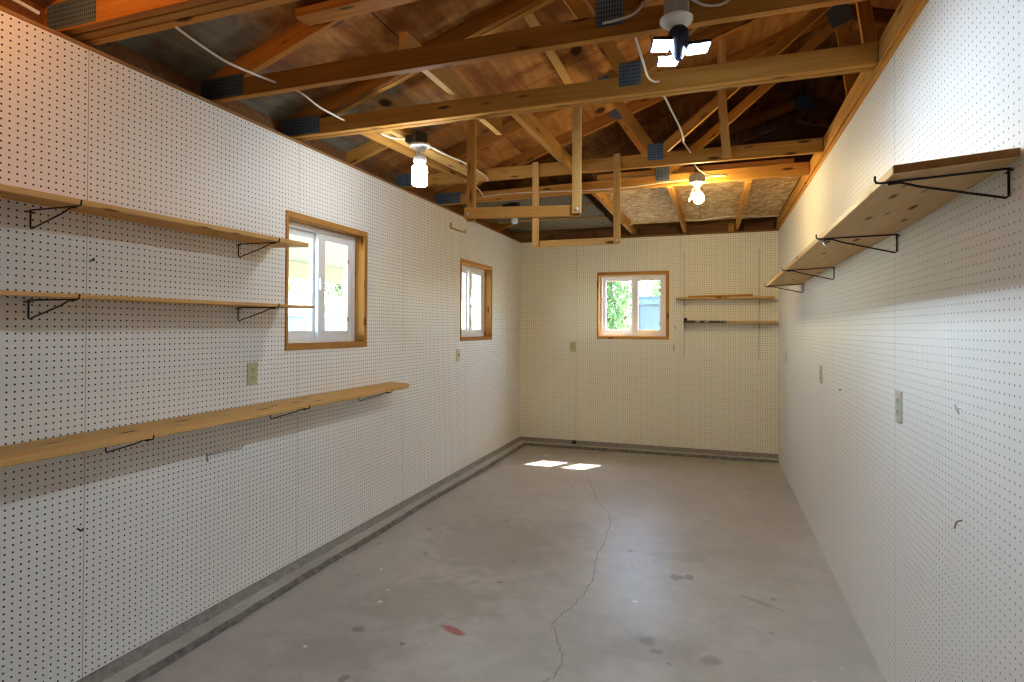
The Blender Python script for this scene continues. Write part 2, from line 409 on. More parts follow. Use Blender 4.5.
# dark neighbouring bay to the right of the partition
bm = bmesh.new(); box(bm, W+.11, 6.5, YF, .16, 2.50, 2.54); box(bm, 6.4, 6.5, YF, .16, 2.5, 2.7)
structure(link('ceiling', bm, M['brown'], mw=I4))
SL = 1/3.
def zdeck(x): return 2.707 + SL*x if x <= 3.14 else 2.707 + SL*(6.28-x)
bm = bmesh.new()
prism(bm, [(-.55, zdeck(-.55)), (3.14, zdeck(3.14)), (6.85, zdeck(6.85)), (6.85, zdeck(6.85)+.02), (3.14, zdeck(3.14)+.021), (-.55, zdeck(-.55)+.02)], YF-.5, .62, axis=1)
structure(link('ceiling.001', bm, M['deck'], mw=I4))
# exposed plate edges along the tops of the pegboard
structure(board('trim_1', (-.043, YF, 2.5350), (-.043, .0, 2.5350), .015, .094, M['plate']))
structure(board('trim_2', (0, .04, 2.538), (W, .04, 2.538), .022, .09, M['plate']))
# sole plates behind the pegboard's lower edge, and the concrete curb
bm = bmesh.new(); box(bm, -.12, -.006, YF, .12, 0, ZB); box(bm, -.006, W, .006, .12, 0, ZB); structure(link('baseboard_left', bm, M['sill'], mw=I4))
bm = bmesh.new(); N = 240; prev = None
MI = (0, 1, 2, 2)
for i in range(N+1):
    y = YF + (0-YF)*i/N
    g = noise.noise((y*13, 5., 1)); wv = .088 + .012*noise.noise((y*1.1, 3., 0)) + .007*noise.noise((y*8, 0, 0)) - .014*math.exp(-((y+2.9)/.6)**2)
    h = .033 + .004*noise.noise((y*4, 8., 0))
    ring = [bm.verts.new(p) for p in ((-.004, y, .083+.003*g), (.024+.006*noise.noise((y*11, 1, 0)), y, h+.012), (wv, y, h), (wv+.009+.004*noise.noise((y*14, 2, 0)), y, h-.014), (wv+.012+.005*noise.noise((y*17, 5, 0)), y, 0))]
    if prev:
        for k in range(4):
            f = bm.faces.new((prev[k], prev[k+1], ring[k+1], ring[k])); f.material_index = MI[k]
    prev = ring
prev = None
for i in range(61):
    x = -.01 + (W+.01)*i/60
    wv = .082 - .040*i/60 + .006*noise.noise((x*6, 1., 0)); h = .032 + .003*noise.noise((x*5, 4., 0))
    ring = [bm.verts.new(p) for p in ((x, .004, .083), (x, -.018, h+.012), (x, -wv, h), (x, -wv-.006, h-.012), (x, -wv-.008, 0))]
    if prev:
        for k in range(4):
            f = bm.faces.new((prev[k], prev[k+1], ring[k+1], ring[k])); f.material_index = MI[k]
    prev = ring
structure(link('baseboard_left.001', bm, [M['sill'], M['curb'], M['curb_side']], mw=I4))
# the long crack in the slab
CR = [(1.135, -1.30), (1.148, -1.375), (1.22, -1.58), (1.301, -1.832), (1.36, -2.05), (1.442, -2.213), (1.52, -2.38), (1.581, -2.603), (1.590, -2.80), (1.604, -2.985), (1.600, -3.263), (1.643, -3.595), (1.64, -3.825), (1.602, -3.994), (1.563, -4.129), (1.560, -4.19), (1.586, -4.233), (1.625, -4.33), (1.662, -4.407), (1.680, -4.46), (1.685, -4.521), (1.673, -4.608), (1.64, -4.66), (1.58, -4.72), (1.5, -4.78)]
bm = bmesh.new(); pv = None
cp = []
for a, b in zip(CR[:-1], CR[1:]):
    for k in range(8):
        u = k/8; cp.append((a[0]+(b[0]-a[0])*u, a[1]+(b[1]-a[1])*u))
for i, (x, y) in enumerate(cp):
    j = .014*noise.noise((i*.45, 2.2, 0)); w = .0016+.0012*abs(noise.noise((i*.7, 0, 4)))
    pr = [bm.verts.new((x+j-w, y, .0004)), bm.verts.new((x+j+w, y, .0004))]
    if pv: bm.faces.new((pv[0], pv[1], pr[1], pr[0]))
    pv = pr
crk = link('crack', bm, M['crack'], bpy.data.objects['floor'], I4)

# ------------------------------------------------------------------ windows
def window(name, T, w, h, mirror=False):
    """local: u across (0..w), d depth outward (y), z up; T maps to the world. First sash right, inner track."""
    root = bpy.data.objects.new(name, None); C.objects.link(root); root.matrix_world = T; root.location = T.translation; root.rotation_euler = T.to_euler(); root['kind'] = 'structure'
    J, JL = .036, .020
    def bd(nm, a, b, hh, tt, up=(0, 0, 1)): return board(nm, T @ Vector(a), T @ Vector(b), hh, tt, M['jamb'], root, up=(T.to_3x3() @ Vector(up)))
    bd('jamb', (0, .075, h-J/2), (w, .075, h-J/2), J, .166); bd('jamb', (0, .075, J/2), (w, .075, J/2), J, .166)
    bd('jamb', (JL/2, .075, J), (JL/2, .075, h-J), .166, JL, (0, 1, 0)); bd('jamb', (w-J/2, .075, J), (w-J/2, .075, h-J), .166, J, (0, 1, 0))
    def ring(bm, u0, u1, z0, z1, d0, d1, l, r, b, t_):
        box(bm, u0, u0+l, d0, d1, z0, z1); box(bm, u1-r, u1, d0, d1, z0, z1); box(bm, u0+l, u1-r, d0, d1, z0, z0+b); box(bm, u0+l, u1-r, d0, d1, z1-t_, z1)
    def put(nm, bm, mat, par, bev=.002):
        for v in bm.verts: v.co = T @ v.co
        return link(nm, bm, mat, par, bevel=bev)
    a, b, z0, z1 = JL, w-J, J, h-J
    bm = bmesh.new(); ring(bm, a, b, z0, z1, .070, .15, .028, .028, .03, .03); fr = put('window_frame', bm, M['vinyl'], root)
    mid = (a+b)/2
    def sash(nm, u0, u1, d0, lw, rw):
        bm = bmesh.new(); ring(bm, u0, u1, z0+.03, z1-.03, d0, d0+.026, lw, rw, .045, .038); s = put(nm, bm, M['vinyl'], root)
        put('pane', B(u0+lw-.004, u1-rw+.004, d0+.011, d0+.015, z0+.07, z1-.064), M['glass'], s, 0)
        return s
    sash('sash', a+.028, mid+.02, .112, .040, .042)
    s2 = sash('sash', mid-.005, b-.028, .080, .070, .045)
    bm = bmesh.new(); box(bm, mid+.002, mid+.018, .066, .081, h*.46, h*.56); box(bm, mid-.004, mid+.012, .058, .068, h*.475, h*.515); put('latch', bm, M['vinyl'], s2)
    bm = bmesh.new()
    for z in (.235, .725): box(bm, b-.082, b-.068, .074, .081, h*z-.014, h*z+.014)
    put('vent_clip', bm, M['steel_grey'], s2, 0)
    return root
def TL(y0, z0): return Matrix(((0, -1, 0, 0), (1, 0, 0, y0), (0, 0, 1, z0), (0, 0, 0, 1)))
window('window_1', TL(WIN1[0], WIN1[2]), WIN1[1]-WIN1[0], WIN1[3]-WIN1[2])
window('window_2', TL(WIN2[0], WIN2[2]), WIN2[1]-WIN2[0], WIN2[3]-WIN2[2])
window('window_3', Matrix.Translation((WINB[0], 0, WINB[2])), WINB[1]-WINB[0], WINB[3]-WINB[2])

# ------------------------------------------------------------------ roof trusses
GT = 'roof trusses along the ceiling'
def truss(y, rz, label, plies=1, mat='pine', strut=True, chord=True):
    r = thing('roof_truss', (0, y, 0), label, 'roof truss', GT, rz)
    T = world(r); R3 = T.to_3x3()
    def P(x, yy, z): return T @ Vector((x, yy, z))
    def bd(nm, a, b, h, yy, m, bow=None): return board(nm, P(a[0], yy, a[1]), P(b[0], yy, b[1]), h, .037, M[m], r, up=(R3 @ Vector((-(b[1]-a[1]), 0, b[0]-a[0]))).normalized())
    def gp(cx, cz, w, h, ang=0.):
        bm = B(-w/2, w/2, -.0012, .0012, -h/2, h/2)
        return link('gusset_plate', bm, M['gusset'], r, T @ Matrix.Translation((cx, -.0014, cz)) @ Matrix.Rotation(-ang, 4, 'Y'))
    for p in range(plies):
        yy = .0185+p*.0435
        if chord: bd('bottom_chord', (-.11, ZC+.0445), (2.951, ZC+.0445), .089, yy, mat if p == 0 else 'pine')
        bd('top_chord', (-.16, zdeck(-.16)-.047), (3.132, zdeck(3.132)-.047), .089, yy, 'pine_orange' if p == 0 else 'pine')
    yy = .0185
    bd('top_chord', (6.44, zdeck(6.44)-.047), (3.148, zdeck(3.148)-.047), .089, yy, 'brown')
    if chord: bd('web', (1.93, 2.64), (1.575, 3.17), .064, yy+.001, mat); bd('web', (1.93, 2.64), (3.12, 3.62), .064, yy+.001, mat)
    if strut: bd('web', (3.285, 2.66), (3.155, 3.62), .075, yy+.003, mat)
    if chord: bd('web', (4.35, 2.64), (4.705, 3.17), .064, yy, 'brown'); gp(.028, 2.622, .262, .100); gp(1.925, 2.662, .105, .112)
    gp(3.14, 3.685, .15, .17, .33); gp(1.56, 3.19, .11, .09, -.32)
    return r
truss(-5.447, 0, 'roof truss nearest the front, its bottom chord three boards thick', 3, 'pine_orange')
truss(-4.740, 0, 'roof truss whose bottom chord carries the three panel light', 1, 'pine_orange')
truss(-4.165, 0, 'doubled roof truss that the longer front wooden hanger drops from', 2, 'pine')
truss(-2.880, 0, 'single roof truss with the rear wooden hanger and a thin upright nailed to it', 1, 'pine')
truss(-2.190, -.0475, 'roof truss at the front edge of the storage loft, warm flood bulb on it', 1, 'pine')
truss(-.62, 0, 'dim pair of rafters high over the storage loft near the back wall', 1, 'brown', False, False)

# the partition's head beam that the chords butt against
bm_ = board('head_beam', (2.985, YF+.02, 2.6135), (2.985, .1, 2.6135), .101, .06, M['pine'], bevel=.003)
tag(bm_, 'long orange beam running along the top of the right wall', 'beam', kind='thing')
bm_ = board('top_plate', (2.9935, YF+.02, 2.5445), (2.9935, .1, 2.5445), .035, .055, M['pine'], bevel=.002)
tag(bm_, 'flat wood strip between the right pegboard and the long beam', 'wood strip', kind='thing')

# joists that run from truss to truss
def joist(a, b, h, t_, mat, label, group, name='ceiling_joist', up=(0, 0, 1)):
    return tag(board(name, a, b, h, t_, M[mat], up=up), label, 'joist', group)
GJ = 'short joists between the trusses'
joist((.392, -4.088, 2.6095), (.515, -2.882, 2.6095), .089, .037, 'pine', 'short joist left of the cylinder bulb, nearer the left wall of a pair', GJ)
joist((.528, -4.076, 2.5845), (.645, -2.884, 2.5845), .037, .089, 'pine_pale', 'pale short joist laid flat that the cylinder bulb hangs beside', GJ)
joist((1.315, -4.088, 2.6095), (1.345, -2.882, 2.6095), .089, .037, 'pine', 'short joist left of the front hanger\'s right upright', GJ)
joist((1.018, -4.72, 2.699), (1.040, -3.56, 2.699), .089, .037, 'pine_pale', 'pale brace lying on edge across the trusses left of the front hanger', GJ, 'truss_brace')
joist((.54, -4.795, 2.848), (1.45, -4.795, 2.872), .038, .088, 'pine_orange', 'reddish cut-off board lying flat beside the second truss under the roof', GJ, 'scab_board', (0, 0, 1))
joist((-.15, -3.50, zdeck(-.15)-.047), (.375, -3.50, zdeck(.375)-.047), .089, .037, 'pine', 'sloping rafter stub cut off at the pair of joists left of the cylinder bulb', GJ, 'rafter_stub')
GL = 'joists under the storage loft'
for x, x2, d in ((1.365, 1.40, 'leftmost loft joist, at the end of the grey planks'), (1.972, 1.985, 'loft joist left of the warm bulb'), (2.557, 2.545, 'loft joist right of the warm bulb')):
    joist((x, -2.215, 2.6095), (x2, .07, 2.6095), .089, .037, 'pine', d, GL, 'loft_joist')
GP = 'grey planks of the storage loft'
for y0, y1, d in ((-1.98, -1.43, 'front one of the three grey loft planks'), (-1.345, -.775, 'middle one of the three grey loft planks'), (-.69, -.075, 'rear one of the three grey loft planks, beside the back wall')):
    lp = tag(board('loft_plank', (-.06, (y0+y1)/2, 2.666), (1.195, (y0+y1)/2, 2.666), y1-y0, .022, M['grey_wood'], up=(0, 1, 0)), 'weathered ' + d, 'plank', GP)
    board('pale_edge', (-.055, y0-.0015, 2.6665), (1.19, y0-.0015, 2.6665), .0215, .003, M['pine_pale'], lp, bevel=0)  # thin pale strip laid along the plank's front edge
GO = 'strand board sheets of the storage loft'
for x0, x1, d in ((1.36, 2.165, 'strand board loft sheet left of the warm bulb'), (2.172, 2.945, 'strand board loft sheet beside the right wall')):
    tag(link('strand_board', B(x0, x1, -2.19, -.17, 2.6545, 2.6685), M['osb']), d, 'board', GO)
GE = 'edge strips on the loft front'
for x0, x1, d in ((1.40, 2.16, 'rough strip on the loft edge, left of the gap'), (2.185, 2.86, 'rough strip on the loft edge, right of the gap')):
    tag(board('edge_strip', (x0, -2.222-.0475*(x0-1.4)*0, 2.689), (x1, -2.232, 2.689), .04, .05, M['pine_pale'], bevel=.004), d, 'wood strip', GE)
GK = 'blocks over the back wall'
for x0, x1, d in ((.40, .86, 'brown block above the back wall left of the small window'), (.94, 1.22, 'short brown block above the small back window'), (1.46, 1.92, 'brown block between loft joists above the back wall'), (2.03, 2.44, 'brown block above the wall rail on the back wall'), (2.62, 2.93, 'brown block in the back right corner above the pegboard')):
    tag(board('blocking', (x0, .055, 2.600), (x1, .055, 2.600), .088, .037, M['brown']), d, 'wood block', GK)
tag(board('stub_stud', (2.487, .02, 2.552), (2.487, .02, 2.64), .037, .06, M['pine'], up=(0, 1, 0)), 'short upright stub beside the right loft joist over the back wall', 'wood block')

tag(board('purlin', (1.355, -4.07, zdeck(1.355)-.012), (1.355, -2.89, zdeck(1.355)-.012), .022, .055, M['pine_pale'], up=(-SL, 0, 1)), 'pale flat strip under the roof deck between two trusses', 'wood strip')
# hangers made of thin strips
GH = 'wooden hangers under the trusses'
h = thing('wood_hanger', (1.36, -4.075, 2.04), 'front wooden hanger, two strips and a crossbar on the doubled truss', 'hanger', GH)
board('upright', (1.071, -4.076, 2.62), (1.071, -4.076, 2.022), .026, .046, M['pine'], h, up=(0, 1, 0)); board('upright', (1.649, -4.076, 2.62), (1.649, -4.076, 2.030), .026, .044, M['pine_pale'], h, up=(0, 1, 0))
board('crossbar', (1.044, -4.1005, 2.062), (1.660, -4.0515, 2.047), .058, .022, M['pine'], h)
for x, y, z in ((1.066, -4.113, 2.056), (1.651, -4.091, 2.050)):
    bm = bmesh.new(); lathe(bm, [(0, -.004), (.009, -.004), (.009, .003), (.004, .006), (0, .006)], mtx=Matrix.Translation((x, y, z)) @ Matrix.Rotation(PI/2, 4, 'X')); link('bolt', bm, M['silver'], h, smooth=True)
h = thing('wood_hanger', (1.36, -2.89, 2.04), 'rear wooden hanger, two strips and a crossbar before the back window', 'hanger', GH)
board('upright', (1.071, -2.892, 2.664), (1.073, -2.892, 2.036), .018, .046, M['pine_pale'], h, up=(0, 1, 0)); board('upright', (1.664, -2.892, 2.668), (1.665, -2.892, 2.046), .018, .046, M['pine_pale'], h, up=(0, 1, 0))
board('crossbar', (1.06, -2.872, 2.066), (1.675, -2.872, 2.066), .046, .018, M['pine_pale'], h)
for x, z in ((1.075, 2.062), (1.667, 2.064)):
    bm = bmesh.new(); lathe(bm, [(0, -.004), (.007, -.004), (.007, .002), (.003, .004), (0, .004)], mtx=Matrix.Translation((x, -2.904, z)) @ Matrix.Rotation(PI/2, 4, 'X')); link('bolt', bm, M['silver'], h, smooth=True)
tag(board('upright_strip', (2.385, -2.892, 2.578), (2.352, -2.892, 3.36), .018, .054, M['pine_pale'], up=(0, 1, 0), seg=10, bow=lambda u: -.014*math.sin(PI*u)), 'thin bowed upright strip nailed on a truss right of the warm bulb', 'wood strip')

# ------------------------------------------------------------------ lamps
def part(nm, bm, mat, r, sm=True): return link(nm, bm, M[mat], r, smooth=sm)
# three-panel light on the second truss
LX, LY = 2.176, -4.80
l = thing('panel_light', (LX, LY, 2.66), 'bright three panel light on a round porcelain holder', 'lamp')
bm = bmesh.new(); prism(bm, [(LX-.041, LY-.035), (LX+.041, LY-.035), (LX+.041, LY+.0605), (LX-.041, LY+.0605)], 2.566, 2.672); box(bm, LX-.008, LX+.008, LY-.039, LY-.035, 2.575, 2.665); part('junction_box', bm, 'box_grey', l, False)
bm = bmesh.new(); lathe(bm, [(0, .02), (.040, .02), (.058, .006), (.058, -.004), (.046, -.014), (.03, -.026), (0, -.026)], (LX, LY, 2.553)); part('lamp_holder', bm, 'porcelain', l)
bm = bmesh.new(); lathe(bm, [(0, .0), (.024, 0), (.036, -.015), (.036, -.045), (.028, -.075), (.018, -.105), (.012, -.116), (0, -.116)], (LX+.008, LY, 2.527)); part('lamp_body', bm, 'lamp_navy', l)
def led_panel(center, ax, ay, w, h):
    ax = Vector(ax).normalized(); ay = Vector(ay); ay = (ay-ax*ay.dot(ax)).normalized(); az = ax.cross(ay)
    m = Matrix((ax, ay, az)).transposed().to_4x4(); m.translation = center
    p = link('led_panel', B(-w/2-.007, w/2+.007, -h/2-.007, h/2+.007, .0, .014), M['lamp_navy'], l, m, bevel=.003)
    link('light_face', B(-w/2, w/2, -h/2, h/2, -.003, .0005), M['led'], p, m)
    a = m @ Vector((-w/2, 0, .007))
    bm = bmesh.new(); tube(bm, [a, (LX+.008, LY, 2.43)], .008); link('hinge_arm', bm, M['lamp_navy'], p, smooth=True)
# az points up: ax outward, light faces down
led_panel((2.124, LY-.005, 2.468), (-1, -.30, .02), (.3, -1, .22), .058, .058)
led_panel((2.250, LY+.01, 2.446), (1, .28, .12), (-.2, 1, -.16), .070, .052)
led_panel((2.142, LY+.075, 2.440), (-.25, 1, .06), (-1, -.25, 0), .050, .066)
# cylinder bulb
BX, BY = .684, -3.938
BD = -.075   # below the doubled truss
l = thing('bulb_light', (BX, BY, 2.58), 'white cylinder bulb in a porcelain holder by the left wall', 'lamp')
bm = bmesh.new(); lathe(bm, [(0, .0), (.047, 0), (.047, .058), (0, .058)], (BX, BY, 2.596+BD), 8); box(bm, BX-.08, BX-.02, BY-.03, BY+.02, 2.605+BD, 2.645+BD); part('junction_box', bm, 'box_black', l, False)
bm = bmesh.new(); lathe(bm, [(0, .013), (.045, .013), (.060, .004), (.060, -.004), (.040, -.012), (.021, -.03), (.021, -.052), (.038, -.062), (.040, -.088), (.034, -.098), (0, -.098)], (BX, BY, 2.583+BD)); part('lamp_holder', bm, 'porcelain', l)
bm = bmesh.new(); lathe(bm, [(0, 0), (.022, 0), (.024, -.012), (.041, -.019), (.045, -.026), (.045, -.126), (.040, -.132), (0, -.132)], (BX, BY, 2.485+BD)); part('bulb', bm, 'bulb_white', l)
# warm bulb at the loft
WX, WY = 2.182, -2.368
l = thing('bulb_light', (WX, WY, 2.61), 'warm glowing bulb below the strand board of the loft', 'lamp')
bm = bmesh.new(); lathe(bm, [(0, 0), (.058, 0), (.058, .050), (0, .050)], (WX, WY, 2.558), 8); box(bm, WX-.006, WX+.006, WY-.062, WY-.05, 2.562, 2.604); part('junction_box', bm, 'box_grey', l, False)
bm = bmesh.new(); lathe(bm, [(0, 0), (.050, 0), (.054, -.008), (.040, -.018), (.024, -.028), (.020, -.045), (0, -.045)], (WX, WY, 2.558)); part('lamp_holder', bm, 'porcelain', l)
bm = bmesh.new(); lathe(bm, [(0, 0), (.014, 0), (.016, -.02), (.026, -.036), (.038, -.06), (.041, -.078), (.036, -.10), (.02, -.115), (0, -.118)], mtx=Matrix.Translation((WX+.003, WY, 2.510)) @ Matrix.Rotation(-.12, 4, 'Y')); part('bulb', bm, 'bulb_warm', l)
bm = bmesh.new()
lathe(bm, [(.013, 0), (.018, -.03), (.036, -.105), (.039, -.118), (.036, -.120), (.033, -.104), (.014, -.03), (.010, 0)], mtx=Matrix.Translation((WX-.014, WY-.015, 2.508)) @ Matrix.Rotation(.20, 4, 'Y'), n=24); part('glass_reflector', bm, 'clear', l)
# unlit globe under the grey planks
GX, GY = .485, -1.66
l = thing('bulb_light', (GX, GY, 2.65), 'unlit frosted globe bulb under the grey loft planks', 'lamp')
bm = bmesh.new(); lathe(bm, [(0, 0), (.052, 0), (.052, .05), (0, .05)], (GX, GY, 2.604), 8); box(bm, GX-.11, GX-.04, GY-.03, GY+.03, 2.606, 2.645); part('junction_box', bm, 'box_black', l, False)
bm = bmesh.new(); lathe(bm, [(0, 0), (.05, 0), (.05, -.012), (.022, -.025), (.022, -.05), (0, -.05)], (GX, GY, 2.604)); part('lamp_holder', bm, 'porcelain', l)
bm = bmesh.new(); lathe(bm, [(0, 0), (.014, 0), (.016, -.030), (.028, -.044), (.035, -.064), (.033, -.082), (.024, -.096), (.010, -.103), (0, -.104)], (GX, GY, 2.556)); part('bulb', bm, 'bulb_off', l)
# warm bulb near the front of the room, over the camera's left
FX, FY = .40, -6.05
l = thing('bulb_light', (FX, FY, 2.78), 'warm bulb on the ceiling near the front door', 'lamp')
bm = bmesh.new(); lathe(bm, [(0, 0), (.05, 0), (.05, .06), (0, .06)], (FX, FY, 2.735), 8); box(bm, FX-.02, FX+.02, FY-.02, FY+.02, 2.79, zdeck(FX)-.002); part('junction_box', bm, 'box_grey', l, False)
bm = bmesh.new(); lathe(bm, [(0, 0), (.055, 0), (.055, -.012), (.024, -.03), (.022, -.05), (0, -.05)], (FX, FY, 2.735)); part('lamp_holder', bm, 'porcelain', l)
bm = bmesh.new(); lathe(bm, [(0, 0), (.014, 0), (.016, -.02), (.028, -.04), (.036, -.065), (.03, -.088), (.015, -.10), (0, -.102)], (FX, FY, 2.687)); part('bulb', bm, 'bulb_front', l)

# ------------------------------------------------------------------ cables
GC = 'white cables along the trusses'
cable('cable', [(.30, -5.40, 2.66), (.40, -5.325, 2.575), (.415, -5.315, 2.558), (.40, -5.1, 2.545), (.37, -4.9, 2.575), (.345, -4.745, 2.605), (.45, -4.70, 2.562), (.45, -4.55, 2.545), (.40, -4.35, 2.575), (.33, -4.172, 2.618)], 'white cable sagging from the front truss down to the doubled truss', group=GC)
cable('cable', [(1.90, -4.746, 2.618), (1.955, -4.746, 2.622), (2.02, -4.750, 2.632), (2.07, -4.76, 2.668), (2.13, -4.77, 2.665)], 'short white cable between a gusset plate and the three panel light', group=GC)
cable('cable', [(2.22, -4.77, 2.645), (2.27, -4.75, 2.62), (2.33, -4.746, 2.615), (2.39, -4.746, 2.645), (2.50, -4.746, 2.665)], 'white cable leaving the three panel light towards the right wall', group=GC)
cable('cable', [(2.015, -4.70, 2.60), (2.02, -4.695, 2.565), (2.035, -4.55, 2.52), (2.035, -4.40, 2.535), (2.045, -4.25, 2.575), (2.06, -4.17, 2.606)], 'white cable looping from the light\'s truss to the doubled truss', group=GC)
cable('cable', [(2.07, -4.086, 2.60), (2.078, -4.082, 2.566), (2.13, -3.75, 2.525), (2.135, -3.4, 2.56), (2.115, -3.05, 2.66), (2.155, -2.886, 2.632)], 'white cable hanging in a curve past the warm bulb\'s truss gusset', group=GC)
cable('cable', [(2.17, -2.835, 2.62), (2.18, -2.82, 2.566), (2.25, -2.6, 2.555), (2.39, -2.35, 2.596), (2.30, -2.335, 2.600), (2.24, -2.34, 2.590)], 'white cable doubling back along the loft truss into the warm bulb\'s box', group=GC)
cable('cable', [(2.12, -2.33, 2.590), (1.95, -2.305, 2.590), (1.75, -2.295, 2.578), (1.55, -2.285, 2.574), (1.30, -2.270, 2.580), (1.09, -2.258, 2.592), (.80, -2.242, 2.606), (.60, -2.228, 2.612), (.38, -2.217, 2.604)], 'long white cable stapled along the loft truss, left of the warm bulb', group=GC)
cable('cable', [(1.385, -.42, 2.60), (1.55, -.40, 2.645), (1.75, -.40, 2.648), (1.95, -.40, 2.648), (2.06, -.40, 2.625), (2.18, -.40, 2.620), (2.33, -.40, 2.640), (2.54, -.40, 2.642), (2.72, -.40, 2.630), (2.80, -.40, 2.626), (2.94, -.40, 2.626)], 'white cable under the strand board above the back wall', r=.007, group=GC)
cable('cable', [(.50, -4.06, 2.560), (.525, -4.00, 2.556), (.56, -3.96, 2.557), (.61, -3.945, 2.562), (.64, -3.94, 2.565)], 'short white cable at the black box of the cylinder bulb', group=GC)
cable('cable', [(.715, -3.93, 2.545), (.725, -3.90, 2.52), (.74, -3.75, 2.515), (.76, -3.40, 2.535), (.72, -2.95, 2.557), (.60, -2.80, 2.585), (.47, -2.6, 2.612), (.41, -2.35, 2.622), (.38, -2.216, 2.622)], 'white cable running from the cylinder bulb to the loft truss', group=GC)
cable('cable', [(.24, -2.15, 2.60), (.24, -2.12, 2.555), (.28, -1.95, 2.545), (.34, -1.85, 2.575), (.40, -1.70, 2.60), (.42, -1.67, 2.62)], 'short curly white cable at the unlit globe\'s black box', group=GC)
cable('cable', [(.02, -7.0, 2.60), (.03, -6.2, 2.6), (.02, -5.75, 2.585), (.015, -5.55, 2.572)], 'white cable lying on the left wall plate near the front', r=.007)

# ------------------------------------------------------------------ shelves
def slab(name, corners, th, mat, label, cat, group=None, end=None):
    """corners of the underside (x,y,z), in order; th upward. Local x runs along y for the grain."""
    bm = bmesh.new(); c = sum((Vector(p) for p in corners), Vector())/len(corners)
    m = Matrix(((0, 1, 0, c.x), (-1, 0, 0, c.y), (0, 0, 1, c.z), (0, 0, 0, 1))); mi = m.inverted()
    lo = [bm.verts.new(mi @ Vector(p)) for p in corners]; hi = [bm.verts.new(mi @ (Vector(p)+Vector((0, 0, th)))) for p in corners]
    bm.faces.new(lo); bm.faces.new(hi)
    for i in range(len(lo)):
        f = bm.faces.new((lo[i], lo[(i+1) % len(lo)], hi[(i+1) % len(lo)], hi[i]))
        if end is not None and i in end: f.material_index = 1
    return tag(link(name, bm, [mat, M['endgrain']], mw=m, bevel=.002), label, cat, group)
GS = 'shelf boards on the left wall'
slab('shelf_board', [(.004, -6.25, 1.884), (.245, -6.25, 1.857), (.245, -4.362, 1.880), (.004, -4.362, 1.886)], .021, M['shelf'], 'top one of the three wooden shelf boards on the left wall', 'shelf', GS)
slab('shelf_board', [(.004, -6.25, 1.5535), (.245, -6.25, 1.540), (.245, -4.309, 1.5525), (.004, -4.309, 1.5535)], .014, M['shelf'], 'middle and thinnest of the three shelf boards on the left wall', 'shelf', GS)
slab('shelf_board', [(.006, -6.25, 1.016), (.245, -6.25, 1.012), (.245, -3.33, 1.019), (.240, -3.265, 1.019), (.222, -3.215, 1.019), (.19, -3.175, 1.019), (.14, -3.148, 1.019), (.08, -3.135, 1.019), (.006, -3.13, 1.019)], .022, M['shelf'], 'lowest left shelf board, the longest, with a rounded end', 'shelf', GS)
SEC = ((-5.325, 1.8235, 1.8430), (-4.96, 1.8200, 1.8320), (-4.62, 1.8165, 1.8240), (-4.30, 1.8140, 1.8195), (-3.14, 1.8065, 1.8180), (-1.63, 1.7985, 1.8165))
def twisted_board(th=.023):
    """long board whose near end is cupped upwards at the wall; grain along local x (world y)"""
    m = Matrix(((0, 1, 0, W-.13), (-1, 0, 0, -3.5), (0, 0, 1, 1.82), (0, 0, 0, 1))); mi = m.inverted(); bm = bmesh.new(); prev = None
    for y, zf, zw in SEC:
        ring = []
        for t_, u in ((0, 0), (0, 1), (1, 1), (1, 0)):
            ring.append(bm.verts.new(mi @ Vector((W-.256+.252*u, y, zf+(zw-zf)*u+t_*th))))
        if prev:
            for k in range(4): bm.faces.new((prev[k], prev[(k+1) % 4], ring[(k+1) % 4], ring[k]))
        else: bm.faces.new(ring).material_index = 1
        prev = ring
    bm.faces.new(prev[::-1]).material_index = 1
    return link('shelf_board', bm, [M['shelf_pale'], M['endgrain']], mw=m, bevel=.002)
tag(twisted_board(), 'long thick shelf board high on the right wall', 'shelf')

def wire_bracket(side, y, zt, label, group, d=.262, leg=.070, droop=0.):
    """bent wire bracket hooked in the pegboard: arm under the board, leg on the wall, diagonal between"""
    s = 1 if side == 'L' else -1; x0 = 0 if side == 'L' else W
    X = lambda u: x0 + s*u
    bm = bmesh.new(); r = .0030
    tube(bm, [(X(-.006), y, zt-.003), (X(.010), y, zt-.003), (X(d-.012), y, zt-.003), (X(d-.003), y, zt-.001), (X(d), y, zt+.006), (X(d), y, zt+.016)], r)
    tube(bm, [(X(.004), y, zt-.006), (X(.004), y, zt-leg+.004), (X(.010), y, zt-leg), (X(d*.56), y, zt-.030), (X(d*.66), y, zt-.022), (X(d*.80), y, zt-.007), (X(d*.9), y, zt-.0085)], r)
    tube(bm, [(X(.003), y-.016, zt-.0095), (X(.003), y+.016, zt-.0095)], r*.9)
    for v in bm.verts: v.co.z -= droop*min(1, abs(v.co.x-x0)/d)
    return tag(link('shelf_bracket', bm, M['steel_black'], smooth=True), label, 'shelf bracket', group)
GB = 'wire brackets on the left wall'
wire_bracket('L', -5.562, 1.8645, 'black wire bracket under the top left shelf, front end', GB)
wire_bracket('L', -4.604, 1.8755, 'black wire bracket under the top left shelf, by the window', GB)
wire_bracket('L', -5.565, 1.5435, 'black wire bracket under the middle left shelf, front end', GB)
wire_bracket('L', -4.603, 1.5505, 'black wire bracket under the middle left shelf, by the window', GB)
wire_bracket('L', -5.282, 1.0140, 'black wire bracket under the lowest left shelf, nearest the front', GB)
wire_bracket('L', -4.366, 1.0150, 'black wire bracket under the lowest left shelf, below the larger window', GB)
wire_bracket('L', -3.525, 1.0160, 'black wire bracket under the lowest left shelf, at its rounded end', GB)
GBR = 'wire brackets on the right wall'
